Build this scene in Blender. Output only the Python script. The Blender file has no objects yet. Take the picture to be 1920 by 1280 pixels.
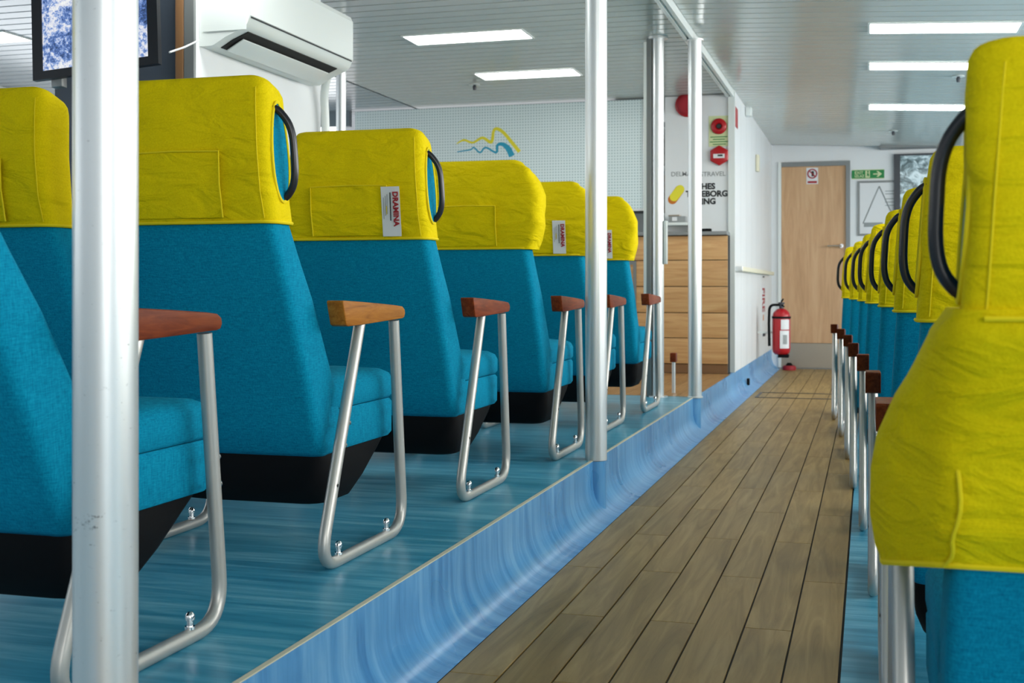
import bpy, bmesh, math, random
from math import sin, cos, pi, radians
from mathutils import Vector, Matrix, noise
random.seed(4)
SC = bpy.context.scene
COL = SC.collection

# ------------------------------------------------------------------ camera, light, exposure
F = 2300.0
TH = math.atan(668 / F)
CS, SN = cos(TH), sin(TH)
H = 0.895            # eye height above the aisle planks
P = 0.215            # height of the raised floor
cd = bpy.data.cameras.new('camera'); cam = bpy.data.objects.new('camera', cd); COL.objects.link(cam)
cam.location = (0, 0, H); cam.rotation_euler = (pi / 2, 0, TH)
cd.sensor_width = 36; cd.lens = F / 1920 * 36; cd.shift_y = -100 / 1920; cd.clip_start = 0.05
cd.dof.use_dof = True; cd.dof.focus_distance = 3.3; cd.dof.aperture_fstop = 8.0
SC.camera = cam
SC.view_settings.view_transform = 'Standard'; SC.view_settings.look = 'None'
SC.view_settings.gamma = 1; SC.view_settings.use_curve_mapping = False
SC.view_settings.exposure = 0.35

W = bpy.data.worlds.new('world'); SC.world = W; W.use_nodes = True
bg = W.node_tree.nodes['Background']; bg.inputs[0].default_value = (.92, .96, 1, 1); bg.inputs[1].default_value = .8

def area(name, loc, rot, sx, sy, power, color=(1, 1, 1)):
    l = bpy.data.lights.new(name, 'AREA'); l.shape = 'RECTANGLE'; l.size = sx; l.size_y = sy
    l.energy = power; l.color = color
    o = bpy.data.objects.new(name, l); COL.objects.link(o); o.location = loc; o.rotation_euler = rot
    return o
# daylight through the side windows (starboard, port) and through the stern windows behind the camera
area('daylight_right', (3.75, 6.2, 1.75), (0, pi / 2 + .12, 0), 1.2, 12.0, 470, (1, .985, .95))
area('daylight_left', (-6.9, 4.5, 1.75), (0, -pi / 2 - .1, 0), 1.2, 13.0, 80, (.9, .96, 1))
area('daylight_stern', (2.3, -2.75, 1.7), (pi / 2 - .1, 0, radians(8)), 1.9, 1.3, 52, (1, .985, .95))

def sightY(u, v, Y):            # the point at distance Y along the aisle seen at a place in the photograph
    t = (u - 960) / F
    X = Y * (t * CS - SN) / (CS + t * SN)
    w = Y * CS - X * SN
    return Vector((X, Y, H - (v - 540) * w / F))
def sightX(u, v, X):
    t = (u - 960) / F
    Y = X * (CS + t * SN) / (t * CS - SN)
    w = Y * CS - X * SN
    return Vector((X, Y, H - (v - 540) * w / F))

# ------------------------------------------------------------------ materials
def mat(name, color=(.5, .5, .5), rough=.5, metal=0.0, spec=.5, emit=None, estr=0, build=None, sheen=0):
    m = bpy.data.materials.new(name); m.use_nodes = True
    nt = m.node_tree; b = nt.nodes['Principled BSDF']
    b.inputs['Base Color'].default_value = (*color, 1); b.inputs['Roughness'].default_value = rough
    b.inputs['Metallic'].default_value = metal; b.inputs['Specular IOR Level'].default_value = spec
    if sheen: b.inputs['Sheen Weight'].default_value = sheen
    if emit:
        b.inputs['Emission Color'].default_value = (*emit, 1); b.inputs['Emission Strength'].default_value = estr
    if build: build(nt, b)
    return m
def N(nt, t, **kw):
    n = nt.nodes.new(t)
    for k, v in kw.items():
        if k in n.inputs: n.inputs[k].default_value = v
        else: setattr(n, k, v)
    return n
def coords(nt, scale, rnd=False):
    tc = N(nt, 'ShaderNodeTexCoord'); mp = N(nt, 'ShaderNodeMapping'); mp.inputs['Scale'].default_value = scale
    nt.links.new(tc.outputs['Object'], mp.inputs['Vector'])
    if rnd:
        oi = N(nt, 'ShaderNodeObjectInfo'); mu = N(nt, 'ShaderNodeMath', operation='MULTIPLY'); mu.inputs[1].default_value = 37
        nt.links.new(oi.outputs['Random'], mu.inputs[0])
        cx = N(nt, 'ShaderNodeCombineXYZ')
        for i in range(3): nt.links.new(mu.outputs[0], cx.inputs[i])
        nt.links.new(cx.outputs[0], mp.inputs['Location'])
    return mp.outputs['Vector']
def ramp(nt, fac, stops):
    r = N(nt, 'ShaderNodeValToRGB'); e = r.color_ramp.elements
    while len(e) < len(stops): e.new(.5)
    for i, (p, c) in enumerate(stops): e[i].position = p; e[i].color = (*c, 1)
    nt.links.new(fac, r.inputs[0]); return r.outputs[0]
def nz(nt, vec, scale, detail=3, rough=.5, dist=0):
    n = N(nt, 'ShaderNodeTexNoise'); n.inputs['Scale'].default_value = scale; n.inputs['Detail'].default_value = detail
    n.inputs['Roughness'].default_value = rough; n.inputs['Distortion'].default_value = dist
    nt.links.new(vec, n.inputs['Vector']); return n.outputs['Fac']
def bump(nt, b, h, strength, dist=.01):
    bu = N(nt, 'ShaderNodeBump'); bu.inputs['Strength'].default_value = strength; bu.inputs['Distance'].default_value = dist
    nt.links.new(h, bu.inputs['Height']); nt.links.new(bu.outputs[0], b.inputs['Normal'])

def fabric_blue(nt, b):
    v = coords(nt, (1, 1, 1))
    a = nz(nt, coords(nt, (60, 60, 500)), 1, 2); c = nz(nt, coords(nt, (400, 400, 50)), 1, 2)
    m = N(nt, 'ShaderNodeMath', operation='ADD'); nt.links.new(a, m.inputs[0]); nt.links.new(c, m.inputs[1])
    h = N(nt, 'ShaderNodeMath', operation='MULTIPLY'); h.inputs[1].default_value = .5; nt.links.new(m.outputs[0], h.inputs[0])
    col = ramp(nt, h.outputs[0], [(.3, (.0, .15, .265)), (.5, (.0, .23, .385)), (.72, (.004, .32, .50))])
    nt.links.new(col, b.inputs['Base Color']); bump(nt, b, h.outputs[0], .25, .002)
def cloth_yellow(nt, b):
    v = coords(nt, (1, 1, 1), True)
    big = nz(nt, coords(nt, (2.5, 2.5, 7), True), 3.0, 3, .5, .9)
    fine = nz(nt, coords(nt, (300, 300, 300)), 1, 2)
    col = ramp(nt, fine, [(.3, (.70, .53, .001)), (.7, (.80, .62, .003))])
    nt.links.new(col, b.inputs['Base Color'])
    m = N(nt, 'ShaderNodeMath', operation='MULTIPLY_ADD'); m.inputs[1].default_value = .05
    nt.links.new(fine, m.inputs[0]); nt.links.new(big, m.inputs[2]); bump(nt, b, m.outputs[0], .6, .03)
def vinyl(c0, c1, c2, sc, r=.28):
    def f(nt, b):
        a = nz(nt, coords(nt, sc), 1, 5, .6, .6); a2 = nz(nt, coords(nt, (.8, .8, .8)), 2.2, 3)
        m = N(nt, 'ShaderNodeMath', operation='MULTIPLY_ADD'); m.inputs[1].default_value = .45
        nt.links.new(a2, m.inputs[0]); nt.links.new(a, m.inputs[2])
        s = N(nt, 'ShaderNodeMath', operation='SUBTRACT'); s.inputs[1].default_value = .22; nt.links.new(m.outputs[0], s.inputs[0])
        nt.links.new(ramp(nt, s.outputs[0], [(.3, c0), (.5, c1), (.72, c2)]), b.inputs['Base Color'])
        rr = N(nt, 'ShaderNodeMapRange'); rr.inputs['To Min'].default_value = r - .08; rr.inputs['To Max'].default_value = r + .12
        nt.links.new(a2, rr.inputs[0]); nt.links.new(rr.outputs[0], b.inputs['Roughness'])
    return f
def wood(c0, c1, c2, sc, rndamt=.35, bmp=.08):
    def f(nt, b):
        a = nz(nt, coords(nt, sc, True), 1, 6, .62, 1.2)
        oi = N(nt, 'ShaderNodeObjectInfo'); hv = N(nt, 'ShaderNodeHueSaturation')
        mr = N(nt, 'ShaderNodeMapRange'); mr.inputs['To Min'].default_value = 1 - rndamt / 2; mr.inputs['To Max'].default_value = 1 + rndamt / 2
        nt.links.new(oi.outputs['Random'], mr.inputs[0]); nt.links.new(mr.outputs[0], hv.inputs['Value'])
        nt.links.new(ramp(nt, a, [(.3, c0), (.5, c1), (.7, c2)]), hv.inputs['Color'])
        nt.links.new(hv.outputs[0], b.inputs['Base Color']); bump(nt, b, a, bmp, .004)
    return f
def dotted(nt, b):
    tc = N(nt, 'ShaderNodeTexCoord'); sp = N(nt, 'ShaderNodeSeparateXYZ'); nt.links.new(tc.outputs['Object'], sp.inputs[0])
    ds = []
    for ax in ('X', 'Z'):
        m = N(nt, 'ShaderNodeMath', operation='MULTIPLY'); m.inputs[1].default_value = 1 / .024; nt.links.new(sp.outputs[ax], m.inputs[0])
        fr = N(nt, 'ShaderNodeMath', operation='FRACT'); nt.links.new(m.outputs[0], fr.inputs[0])
        s = N(nt, 'ShaderNodeMath', operation='SUBTRACT'); s.inputs[1].default_value = .5; nt.links.new(fr.outputs[0], s.inputs[0])
        q = N(nt, 'ShaderNodeMath', operation='MULTIPLY'); nt.links.new(s.outputs[0], q.inputs[0]); nt.links.new(s.outputs[0], q.inputs[1])
        ds.append(q.outputs[0])
    a = N(nt, 'ShaderNodeMath', operation='ADD'); nt.links.new(ds[0], a.inputs[0]); nt.links.new(ds[1], a.inputs[1])
    nt.links.new(ramp(nt, a.outputs[0], [(.05, (.42, .56, .57)), (.09, (.74, .85, .86))]), b.inputs['Base Color'])
def screen(nt, b):
    vec = coords(nt, (1, 1, 1))
    big = nz(nt, vec, 6, 4, .6, 1.2); sm = nz(nt, vec, 70, 4, .8)
    m = N(nt, 'ShaderNodeMath', operation='MULTIPLY_ADD'); m.inputs[1].default_value = .9
    nt.links.new(sm, m.inputs[0]); nt.links.new(big, m.inputs[2])
    s = N(nt, 'ShaderNodeMath', operation='SUBTRACT'); s.inputs[1].default_value = .45; nt.links.new(m.outputs[0], s.inputs[0])
    c = ramp(nt, s.outputs[0], [(.3, (.02, .04, .10)), (.43, (.07, .14, .38)), (.52, (.25, .36, .62)), (.58, (.62, .62, .68)), (.75, (.75, .78, .75))])
    b.inputs['Base Color'].default_value = (.01, .01, .01, 1)
    nt.links.new(c, b.inputs['Emission Color']); b.inputs['Emission Strength'].default_value = .95
def outside(nt, b):
    vec = coords(nt, (1, 1, 1)); n = nz(nt, vec, 7, 3, .6, 2)
    c = ramp(nt, n, [(.4, (.06, .10, .11)), (.5, (.20, .30, .33)), (.6, (.45, .6, .65))])
    b.inputs['Base Color'].default_value = (.02, .02, .02, 1)
    nt.links.new(c, b.inputs['Emission Color']); b.inputs['Emission Strength'].default_value = .8
def scuffed_metal(nt, b):
    # pale pole paint with dark rubbed scuffs in two patches (about hip height and near the foot)
    n = nz(nt, coords(nt, (70, 70, 150)), 1, 5, .75)
    tc = N(nt, 'ShaderNodeTexCoord'); prev = None
    for c_, r_ in (((.0, -.043, .366), .022), ((-.036, -.03, .20), .016)):
        d = N(nt, 'ShaderNodeVectorMath', operation='SUBTRACT'); d.inputs[1].default_value = c_; nt.links.new(tc.outputs['Object'], d.inputs[0])
        e = N(nt, 'ShaderNodeVectorMath', operation='MULTIPLY'); e.inputs[1].default_value = (1, 1, 2.2); nt.links.new(d.outputs[0], e.inputs[0])
        l = N(nt, 'ShaderNodeVectorMath', operation='LENGTH'); nt.links.new(e.outputs[0], l.inputs[0])
        mr = N(nt, 'ShaderNodeMapRange'); mr.inputs['From Min'].default_value = 0; mr.inputs['From Max'].default_value = r_ * 2; mr.inputs['To Min'].default_value = .16; mr.inputs['To Max'].default_value = 0
        nt.links.new(l.outputs['Value'], mr.inputs[0])
        if prev is None: prev = mr.outputs[0]
        else:
            ad = N(nt, 'ShaderNodeMath', operation='ADD'); nt.links.new(prev, ad.inputs[0]); nt.links.new(mr.outputs[0], ad.inputs[1]); prev = ad.outputs[0]
    su = N(nt, 'ShaderNodeMath', operation='SUBTRACT'); nt.links.new(n, su.inputs[0]); nt.links.new(prev, su.inputs[1])
    nt.links.new(ramp(nt, su.outputs[0], [(.31, (.22, .22, .22)), (.35, (.74, .76, .76))]), b.inputs['Base Color'])
def white_wear(c):
    def f(nt, b):
        n = nz(nt, coords(nt, (1.3, 1.3, 1.3)), 1, 4, .6)
        nt.links.new(ramp(nt, n, [(.3, tuple(k * .93 for k in c)), (.7, c)]), b.inputs['Base Color'])
    return f

M = dict(
    blue=mat('blue_fabric', rough=.9, spec=.12, sheen=.0, build=fabric_blue),
    yellow=mat('yellow_cloth', rough=.85, spec=.1, sheen=.0, build=cloth_yellow),
    hem=mat('yellow_hem', (.82, .64, .01), .75, spec=.2),
    black=mat('black_plastic', (.004, .004, .005), .7, spec=.15),
    rubber=mat('black_grip', (.012, .012, .016), .28),
    steel=mat('painted_tube', (.50, .49, .46), .38, .55),
    chrome=mat('chrome', (.8, .8, .8), .12, 1),
    alu=mat('satin_aluminium', (.76, .78, .78), .38, .7),
    poleM=mat('satin_pole', rough=.38, metal=.7, build=scuffed_metal),
    armR=mat('red_brown_wood', rough=.42, spec=.15, build=wood((.10, .016, .004), (.17, .030, .007), (.24, .05, .011), (60, 6, 60))),
    armO=mat('honey_wood', rough=.45, spec=.15, build=wood((.26, .085, .010), (.42, .15, .018), (.52, .21, .03), (60, 6, 60))),
    vfloor=mat('teal_vinyl', build=vinyl((.025, .23, .38), (.06, .35, .52), (.20, .53, .68), (2.2, 26, 3), .32)),
    vskirt=mat('blue_vinyl', build=vinyl((.05, .23, .52), (.10, .34, .66), (.20, .47, .76), (2, 22, 2), .27)),
    cream=mat('cream_edging', (.72, .68, .52), .5),
    caulk=mat('black_caulk', (.012, .010, .008), .7),
    plank=mat('oak_plank', rough=.42, spec=.3, build=wood((.21, .13, .040), (.31, .20, .068), (.40, .27, .105), (22, 1.6, 22), .16)),
    plank2=mat('warm_plank', rough=.4, build=wood((.26, .13, .045), (.34, .18, .065), (.42, .24, .10), (22, 1.6, 22), .25)),
    oak=mat('oak_board', rough=.45, build=wood((.48, .25, .095), (.58, .33, .135), (.66, .41, .185), (2, 20, 26), .12)),
    door=mat('oak_door', rough=.4, build=wood((.48, .28, .14), (.57, .34, .18), (.64, .41, .23), (14, 14, 1.2), .0)),
    white=mat('white_laminate', rough=.4, build=white_wear((.78, .80, .81))),
    white2=mat('white_plastic', (.74, .78, .76), .3),
    ceil=mat('ceiling_slat_paint', (.50, .53, .50), .17),
    ceilD=mat('ceiling_shadow_gap', (.06, .065, .065), .7),
    ceilRefl=mat('ceiling_slat_reflection_tint', (.26, .31, .34), .2),  # blue-grey puts a daylight reflection into the colour of the port-side slats
    soff=mat('blue_grey_slat', (.13, .17, .20), .35),
    darkwall=mat('slate_bulkhead', (.055, .07, .095), .5),
    brown=mat('brown_post', (.22, .11, .045), .5),
    grey=mat('grey_frame', (.22, .23, .23), .4, .3),
    dgrey=mat('dark_grey_frame', (.04, .045, .055), .4),
    kick=mat('kick_plate', (.42, .37, .30), .35, .6),
    red=mat('signal_red', (.42, .006, .012), .3),
    redp=mat('print_red', (.35, .01, .02), .6),
    blackp=mat('print_black', (.015, .018, .02), .6),
    greyp=mat('print_grey', (.28, .30, .30), .6),
    cyanp=mat('print_cyan', (.02, .33, .50), .5),
    yellp=mat('print_yellow', (.78, .70, .03), .5),
    orangep=mat('print_orange', (.55, .16, .01), .5),
    paper=mat('white_card', (.72, .73, .74), .5),
    green=mat('exit_green', (.01, .22, .05), .5),
    lume=mat('luminescent_sheet', (.62, .68, .38), .5),
    lamp=mat('lamp_diffuser', (.9, .9, .9), .4, emit=(.97, 1, .97), estr=11),
    glow=mat('daylit_window', (.2, .2, .2), .4, emit=(.92, .97, 1), estr=2.5),
    dot=mat('dotted_panel', rough=.3, build=dotted),
    screen=mat('screen_picture', rough=.2, build=screen),
    outv=mat('window_view', rough=.1, build=outside),
    darkw=mat('dark_void', (.01, .01, .01), .8),
)
glass = bpy.data.materials.new('window_glass'); glass.use_nodes = True
_nt = glass.node_tree; _nt.nodes.clear()
_o = N(_nt, 'ShaderNodeOutputMaterial'); _x = N(_nt, 'ShaderNodeMixShader'); _t = N(_nt, 'ShaderNodeBsdfTransparent'); _g = N(_nt, 'ShaderNodeBsdfGlossy'); _g.inputs['Roughness'].default_value = .02
_x.inputs[0].default_value = .08
_nt.links.new(_t.outputs[0], _x.inputs[1]); _nt.links.new(_g.outputs[0], _x.inputs[2]); _nt.links.new(_x.outputs[0], _o.inputs[0])
M['glass'] = glass

# ------------------------------------------------------------------ mesh helpers
def mesh_obj(name, verts, faces, m, parent=None, smooth=False, loc=None, bevel=0, kind=None):
    me = bpy.data.meshes.new(name); me.from_pydata([tuple(v) for v in verts], [], faces)
    if bevel:
        bm = bmesh.new(); bm.from_mesh(me)
        bmesh.ops.bevel(bm, geom=[e for e in bm.edges if len(e.link_faces) == 2 and e.calc_face_angle(0) > .5], offset=bevel, segments=3, profile=.5, affect='EDGES', clamp_overlap=True)
        bm.to_mesh(me); bm.free()
    bm = bmesh.new(); bm.from_mesh(me); bmesh.ops.recalc_face_normals(bm, faces=bm.faces); bm.to_mesh(me); bm.free()
    me.materials.append(M[m] if isinstance(m, str) else m)
    if smooth:
        for p in me.polygons: p.use_smooth = True
        if hasattr(me, 'set_sharp_from_angle'): me.set_sharp_from_angle(angle=radians(50))
    o = bpy.data.objects.new(name, me); COL.objects.link(o)
    if parent: o.parent = parent
    if loc is not None: o.location = loc
    if kind: o['kind'] = kind
    return o
BF = [(0, 3, 2, 1), (4, 5, 6, 7), (0, 1, 5, 4), (1, 2, 6, 5), (2, 3, 7, 6), (3, 0, 4, 7)]
def boxv(x0, x1, y0, y1, z0, z1):
    return [(x0, y0, z0), (x1, y0, z0), (x1, y1, z0), (x0, y1, z0), (x0, y0, z1), (x1, y0, z1), (x1, y1, z1), (x0, y1, z1)]
def join(*vf):
    V, Fc = [], []
    for v, f in vf:
        n = len(V); V += list(v); Fc += [tuple(i + n for i in q) for q in f]
    return V, Fc
def bx(name, x0, x1, y0, y1, z0, z1, m, parent=None, bevel=0, kind=None, smooth=False):
    return mesh_obj(name, boxv(x0, x1, y0, y1, z0, z1), BF, m, parent, smooth or bevel > 0, bevel=bevel, kind=kind)
def boxes(name, lst, m, parent=None, kind=None, bevel=0):
    v, f = join(*[(boxv(*b), BF) for b in lst]); return mesh_obj(name, v, f, m, parent, bevel > 0, kind=kind, bevel=bevel)
def prismv(poly, a0, a1, axis='x'):
    n = len(poly); V = []
    for a in (a0, a1):
        for p, q in poly:
            V.append({'x': (a, p, q), 'y': (p, a, q), 'z': (p, q, a)}[axis])
    Fc = [tuple(range(n))[::-1], tuple(range(n, 2 * n))] + [(i, (i + 1) % n, n + (i + 1) % n, n + i) for i in range(n)]
    return V, Fc
def prism(name, poly, a0, a1, m, parent=None, axis='x', bevel=0, smooth=False):
    v, f = prismv(poly, a0, a1, axis); return mesh_obj(name, v, f, m, parent, smooth or bevel > 0, bevel=bevel)
def tubev(pts, r, seg=10, closed=False, cap=True):
    pts = [Vector(p) for p in pts]; n = len(pts); V, Fc = [], []
    up = None
    for i, p in enumerate(pts):
        a = pts[i - 1] if (i or closed) else p; b = pts[(i + 1) % n] if (i < n - 1 or closed) else p
        t = (b - a).normalized()
        if up is None:
            up = Vector((0, 0, 1)) if abs(t.z) < .9 else Vector((0, 1, 0))
        s = t.cross(up).normalized(); up = s.cross(t).normalized()
        rr = r[i] if isinstance(r, (list, tuple)) else r
        for k in range(seg):
            an = 2 * pi * k / seg; V.append(p + s * cos(an) * rr + up * sin(an) * rr)
    m = n if closed else n - 1
    for i in range(m):
        for k in range(seg):
            a = i * seg; b = ((i + 1) % n) * seg
            Fc.append((a + k, a + (k + 1) % seg, b + (k + 1) % seg, b + k))
    if cap and not closed: Fc += [tuple(range(seg)), tuple(range((n - 1) * seg, n * seg))[::-1]]
    return V, Fc
def tube(name, pts, r, m, parent=None, seg=10, closed=False):
    v, f = tubev(pts, r, seg, closed); return mesh_obj(name, v, f, m, parent, True)
def arc_path(pts, rad, n=6):           # polyline with its inner corners rounded
    out = [Vector(pts[0])]
    for i in range(1, len(pts) - 1):
        p = Vector(pts[i]); a = (Vector(pts[i - 1]) - p); b = (Vector(pts[i + 1]) - p)
        r = rad[i - 1] if isinstance(rad, (list, tuple)) else rad
        A = p + a.normalized() * min(r, a.length * .49); B = p + b.normalized() * min(r, b.length * .49)
        for k in range(n + 1):
            t = k / n; out.append(A * (1 - t) ** 2 + p * 2 * t * (1 - t) + B * t * t)
    out.append(Vector(pts[-1])); return out
def rrect(x0, x1, y0, y1, r, n=4):
    out = []
    for cx, cy, a0 in ((x1 - r, y1 - r, 0), (x0 + r, y1 - r, pi / 2), (x0 + r, y0 + r, pi), (x1 - r, y0 + r, 3 * pi / 2)):
        for k in range(n + 1):
            a = a0 + pi / 2 * k / n; out.append((cx + r * cos(a), cy + r * sin(a)))
    return out
def loftv(secs):                        # secs: lists of 3D points, same count
    n = len(secs[0]); V = [Vector(p) for s in secs for p in s]; Fc = []
    for i in range(len(secs) - 1):
        for k in range(n):
            Fc.append((i * n + k, i * n + (k + 1) % n, (i + 1) * n + (k + 1) % n, (i + 1) * n + k))
    Fc += [tuple(range(n))[::-1], tuple(range((len(secs) - 1) * n, len(secs) * n))]
    return V, Fc
def lathe(name, prof, m, parent=None, seg=20, loc=None, axis='z'):
    V, Fc = [], []
    for r, z in prof:
        for k in range(seg):
            a = 2 * pi * k / seg
            V.append((r * cos(a), r * sin(a), z) if axis == 'z' else (r * cos(a), z, r * sin(a)) if axis == 'y' else (z, r * cos(a), r * sin(a)))
    for i in range(len(prof) - 1):
        for k in range(seg): Fc.append((i * seg + k, i * seg + (k + 1) % seg, (i + 1) * seg + (k + 1) % seg, (i + 1) * seg + k))
    Fc += [tuple(range(seg)), tuple(range((len(prof) - 1) * seg, len(prof) * seg))]
    return mesh_obj(name, V, Fc, m, parent, True, loc=loc)
def text(name, s, size, m, loc, rot, parent=None, off=0, ext=.0008, align='LEFT', kind=None):
    c = bpy.data.curves.new(name, 'FONT'); c.body = s; c.size = size; c.offset = off; c.extrude = ext; c.align_x = align; c.align_y = 'CENTER'; c.resolution_u = 3
    o = bpy.data.objects.new(name, c); COL.objects.link(o); bpy.context.view_layer.update()
    me = bpy.data.meshes.new_from_object(o.evaluated_get(bpy.context.evaluated_depsgraph_get()))
    bpy.data.objects.remove(o); me.materials.clear(); me.materials.append(M[m])
    q = bpy.data.objects.new(name, me); COL.objects.link(q); q.location = loc; q.rotation_euler = rot
    if parent: q.parent = parent
    return q
def tag(o, label=None, cat=None, group=None, kind=None):
    if label: o['label'] = label
    if cat: o['category'] = cat
    if group: o['group'] = group
    if kind: o['kind'] = kind
    return o
def empty(name, loc, rz=0):
    o = bpy.data.objects.new(name, None); COL.objects.link(o); o.location = loc; o.rotation_euler = (0, 0, rz); o.empty_display_size = .1
    return o
def sbx(name, *a, **k):
    o = bx(name, *a, **k); o['kind'] = 'structure'; return o
def copy_tree(o, parent=None):
    c = o.copy(); COL.objects.link(c); c.parent = parent
    for ch in [x for x in ALLCH.get(o.name, [])]: copy_tree(ch, c)
    return c

# ------------------------------------------------------------------ the setting
YE = 14.0; YB = 10.0; XL, XR = -6.5, 3.4; Y0 = -2.6
XE = -1.529 * .68          # edge of the raised floor  (-1.04)
XF = -1.0512 * H           # foot of the cove         (-0.941)
XPR = -.0727 * H           # right edge of the planks (-0.065)
flo = sbx('floor', XF - .12, XR, Y0, YE, -.05, -.006, 'caulk')
def plank_run(par, cols, x0, pitch, y0, y1, jodd, jeven, L, z, m, gap=.005, th=.006, groove=.003):
    base = {}
    for c in range(cols):
        xa = x0 + c * pitch + gap / 2; xb = x0 + (c + 1) * pitch - gap / 2
        j = jodd if c % 2 == 0 else jeven
        y = j - L * math.ceil((j - y0) / L)
        while y < y1:
            a, b = max(y, y0) + groove / 2, min(y + L, y1) - groove / 2
            if b - a > .03:
                key = round(b - a, 3)
                if key not in base:
                    base[key] = mesh_obj('plank', boxv(-(xb - xa) / 2, (xb - xa) / 2, -(b - a) / 2, (b - a) / 2, -th, 0), BF, m, par, bevel=.0008)
                    o = base[key]
                else:
                    o = base[key].copy(); COL.objects.link(o)
                o.location = ((xa + xb) / 2, (a + b) / 2, z)
            y += L
plank_run(flo, 7, XF, (XPR - XF) / 7, .9, YE, 3.85, 3.28, 1.14, 0, 'plank')
sbx('floor', XPR + .004, XR, Y0, YE, -.0059, 0, 'vfloor')
sbx('floor', XF, XPR, Y0, .9, -.0059, 0, 'plank')
YP = 7.68
rf = sbx('floor', XL, XE - .012, Y0, YP, P - .03, P, 'vfloor')
sbx('trim_1', XE - .012, XE, Y0, YP, P - .03, P + .0015, 'cream')
# warm planks behind the raised seating
wf = sbx('floor', XL, XE - .002, YP, YE, P - .05, P - .006, 'caulk')
plank_run(wf, 12, XE - .004 - 12 * .115, .115, YP + .005, 9.8, 8.1, 8.6, 1.0, P - .0005, 'plank2', .004)
sbx('floor', XL, XE - .004 - 12 * .115, YP + .001, 9.8, P - .0059, P - .001, 'plank2')
sbx('trim_2', XL, XE, YP - .012, YP + .004, P - .0055, P + .001, 'vfloor')
# cove skirting of the raised floor, swept from the edge down and out to the planks
def cove(y0, y1, n=1):
    prof = [(XE, P - .001)]
    r = .135
    prof.append((XE + .001, r * .95))
    for k in range(1, 11):
        a = pi / 2 * k / 10
        prof.append((XE + .001 + (XF - XE) * (1 - cos(a)) * 1.0, r * .95 * (1 - sin(a)) + .0005))
    prof += [(XE - .02, .0005), (XE - .02, P - .001)]
    return prism('baseboard_left', prof, y0, y1, 'vskirt', None, 'y', smooth=True)
tag(cove(Y0, YE), kind='structure')
# walls
# corridor wall (white laminate) standing on the edge of the raised floor
wl = empty('wall_left', (0, 0, 0)); wl['kind'] = 'structure'
ZC = 2.49
ys = [YB + .02, 10.55, 11.05, 11.55, 12.05, 12.6, 13.1, 13.55, YE]
for a, b in zip(ys[:-1], ys[1:]):
    bx('wall_panel', XE - .04, XE, a + .002, b - .002, 1.06, ZC, 'white', wl)
    bx('wall_panel', XE - .04, XE + .003, a + .0025, b - .0025, P, 1.055, 'white', wl)
bx('corner_trim', XE - .045, XE + .008, YB - .02, YB + .018, P, ZC, 'white2', wl)
# white wall facing the seats
sbx('wall_front', -1.60, XE - .045, YB, YB + .06, P, 2.46, 'white')
# end wall with door
dl, dr = sightY(1459, 500, YE).x, sightY(1594, 500, YE).x
dtop = sightY(1530, 303, YE).z
sbx('wall_back', XE - .1, dl, YE, YE + .1, 0, 2.52, 'white')
sbx('wall_back', dr, XR, YE, YE + .1, 0, 2.52, 'white')
sbx('wall_back', dl, dr, YE, YE + .1, dtop, 2.52, 'white')
dn = empty('door_1', ((dl + dr) / 2, YE, 0)); dn['kind'] = 'structure'
wd = (dr - dl) / 2
bx('door_frame', -wd, -wd + .035, -.02, .06, 0, dtop, 'white2', dn)
bx('door_frame', wd - .045, wd, -.02, .06, 0, dtop, 'grey', dn)
bx('door_frame', -wd + .035, wd - .045, -.02, .06, dtop - .05, dtop, 'grey', dn)
dk = .895 - 103 * 13.6 / 2300
bx('door_leaf', -wd + .036, wd - .046, .005, .045, dk, dtop - .051, 'door', dn)
bx('kick_plate', -wd + .036, wd - .046, -.003, .04, .012, dk - .004, 'kick', dn)
bx('door_light_blocker', -wd, wd, .062, .1, 0, dtop, 'darkw', dn)  # unseen dark slab, added to stop bright world light showing at the door gaps
bx('threshold', -wd, wd, -.03, .05, 0, .011, 'grey', dn)
hz = sightY(1580, 461, YE).z
lathe('door_handle', [(.0, -.04), (.022, -.04), (.022, .004), (0, .004)], 'chrome', dn, loc=(wd - .09, 0, hz), axis='y')
tube('door_handle', [(wd - .09, -.02, hz), (wd - .09, -.055, hz), (wd - .24, -.055, hz)], .009, 'chrome', dn)
# hull sides with windows
for nm, X, sgn in (('wall_right', XR, 1), ('wall_left_hull', XL, -1)):
    a, b = (X, X + .12) if sgn > 0 else (X - .12, X)
    n2 = 'wall_right' if sgn > 0 else 'wall_left'
    sbx(n2, a, b, Y0, YE, 0, 1.15, 'white'); sbx(n2, a, b, Y0, YE, 2.2, 2.52, 'white')
    k = 0
    y = Y0
    while y < YE - .3:
        sbx(n2, a, b, y, min(y + .22, YE), 1.15, 2.2, 'white')
        if y + 1.5 < YE:
            k += 1
            g = sbx('window_%d' % (k + (20 if sgn < 0 else 0)), (a + b) / 2 - .003, (a + b) / 2 + .003, y + .22, min(y + 1.66, YE), 1.15, 2.2, 'glass')
        y += 1.66
sbx('wall_stern', XL, XR, Y0 - .1, Y0, 0, 1.05, 'white'); sbx('wall_stern', XL, XR, Y0 - .1, Y0, 2.35, 2.52, 'white')
sbx('wall_front', XL, -4.42, YB + .03, YB + .1, P, 1.7, 'soff')
sbx('wall_front', XL, -4.42, YB + .03, YB + .1, 2.33, 2.47, 'soff')
gw = sbx('window_40', XL + .3, -4.5, YB + .05, YB + .07, 1.7, 2.33, 'glow')

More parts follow.
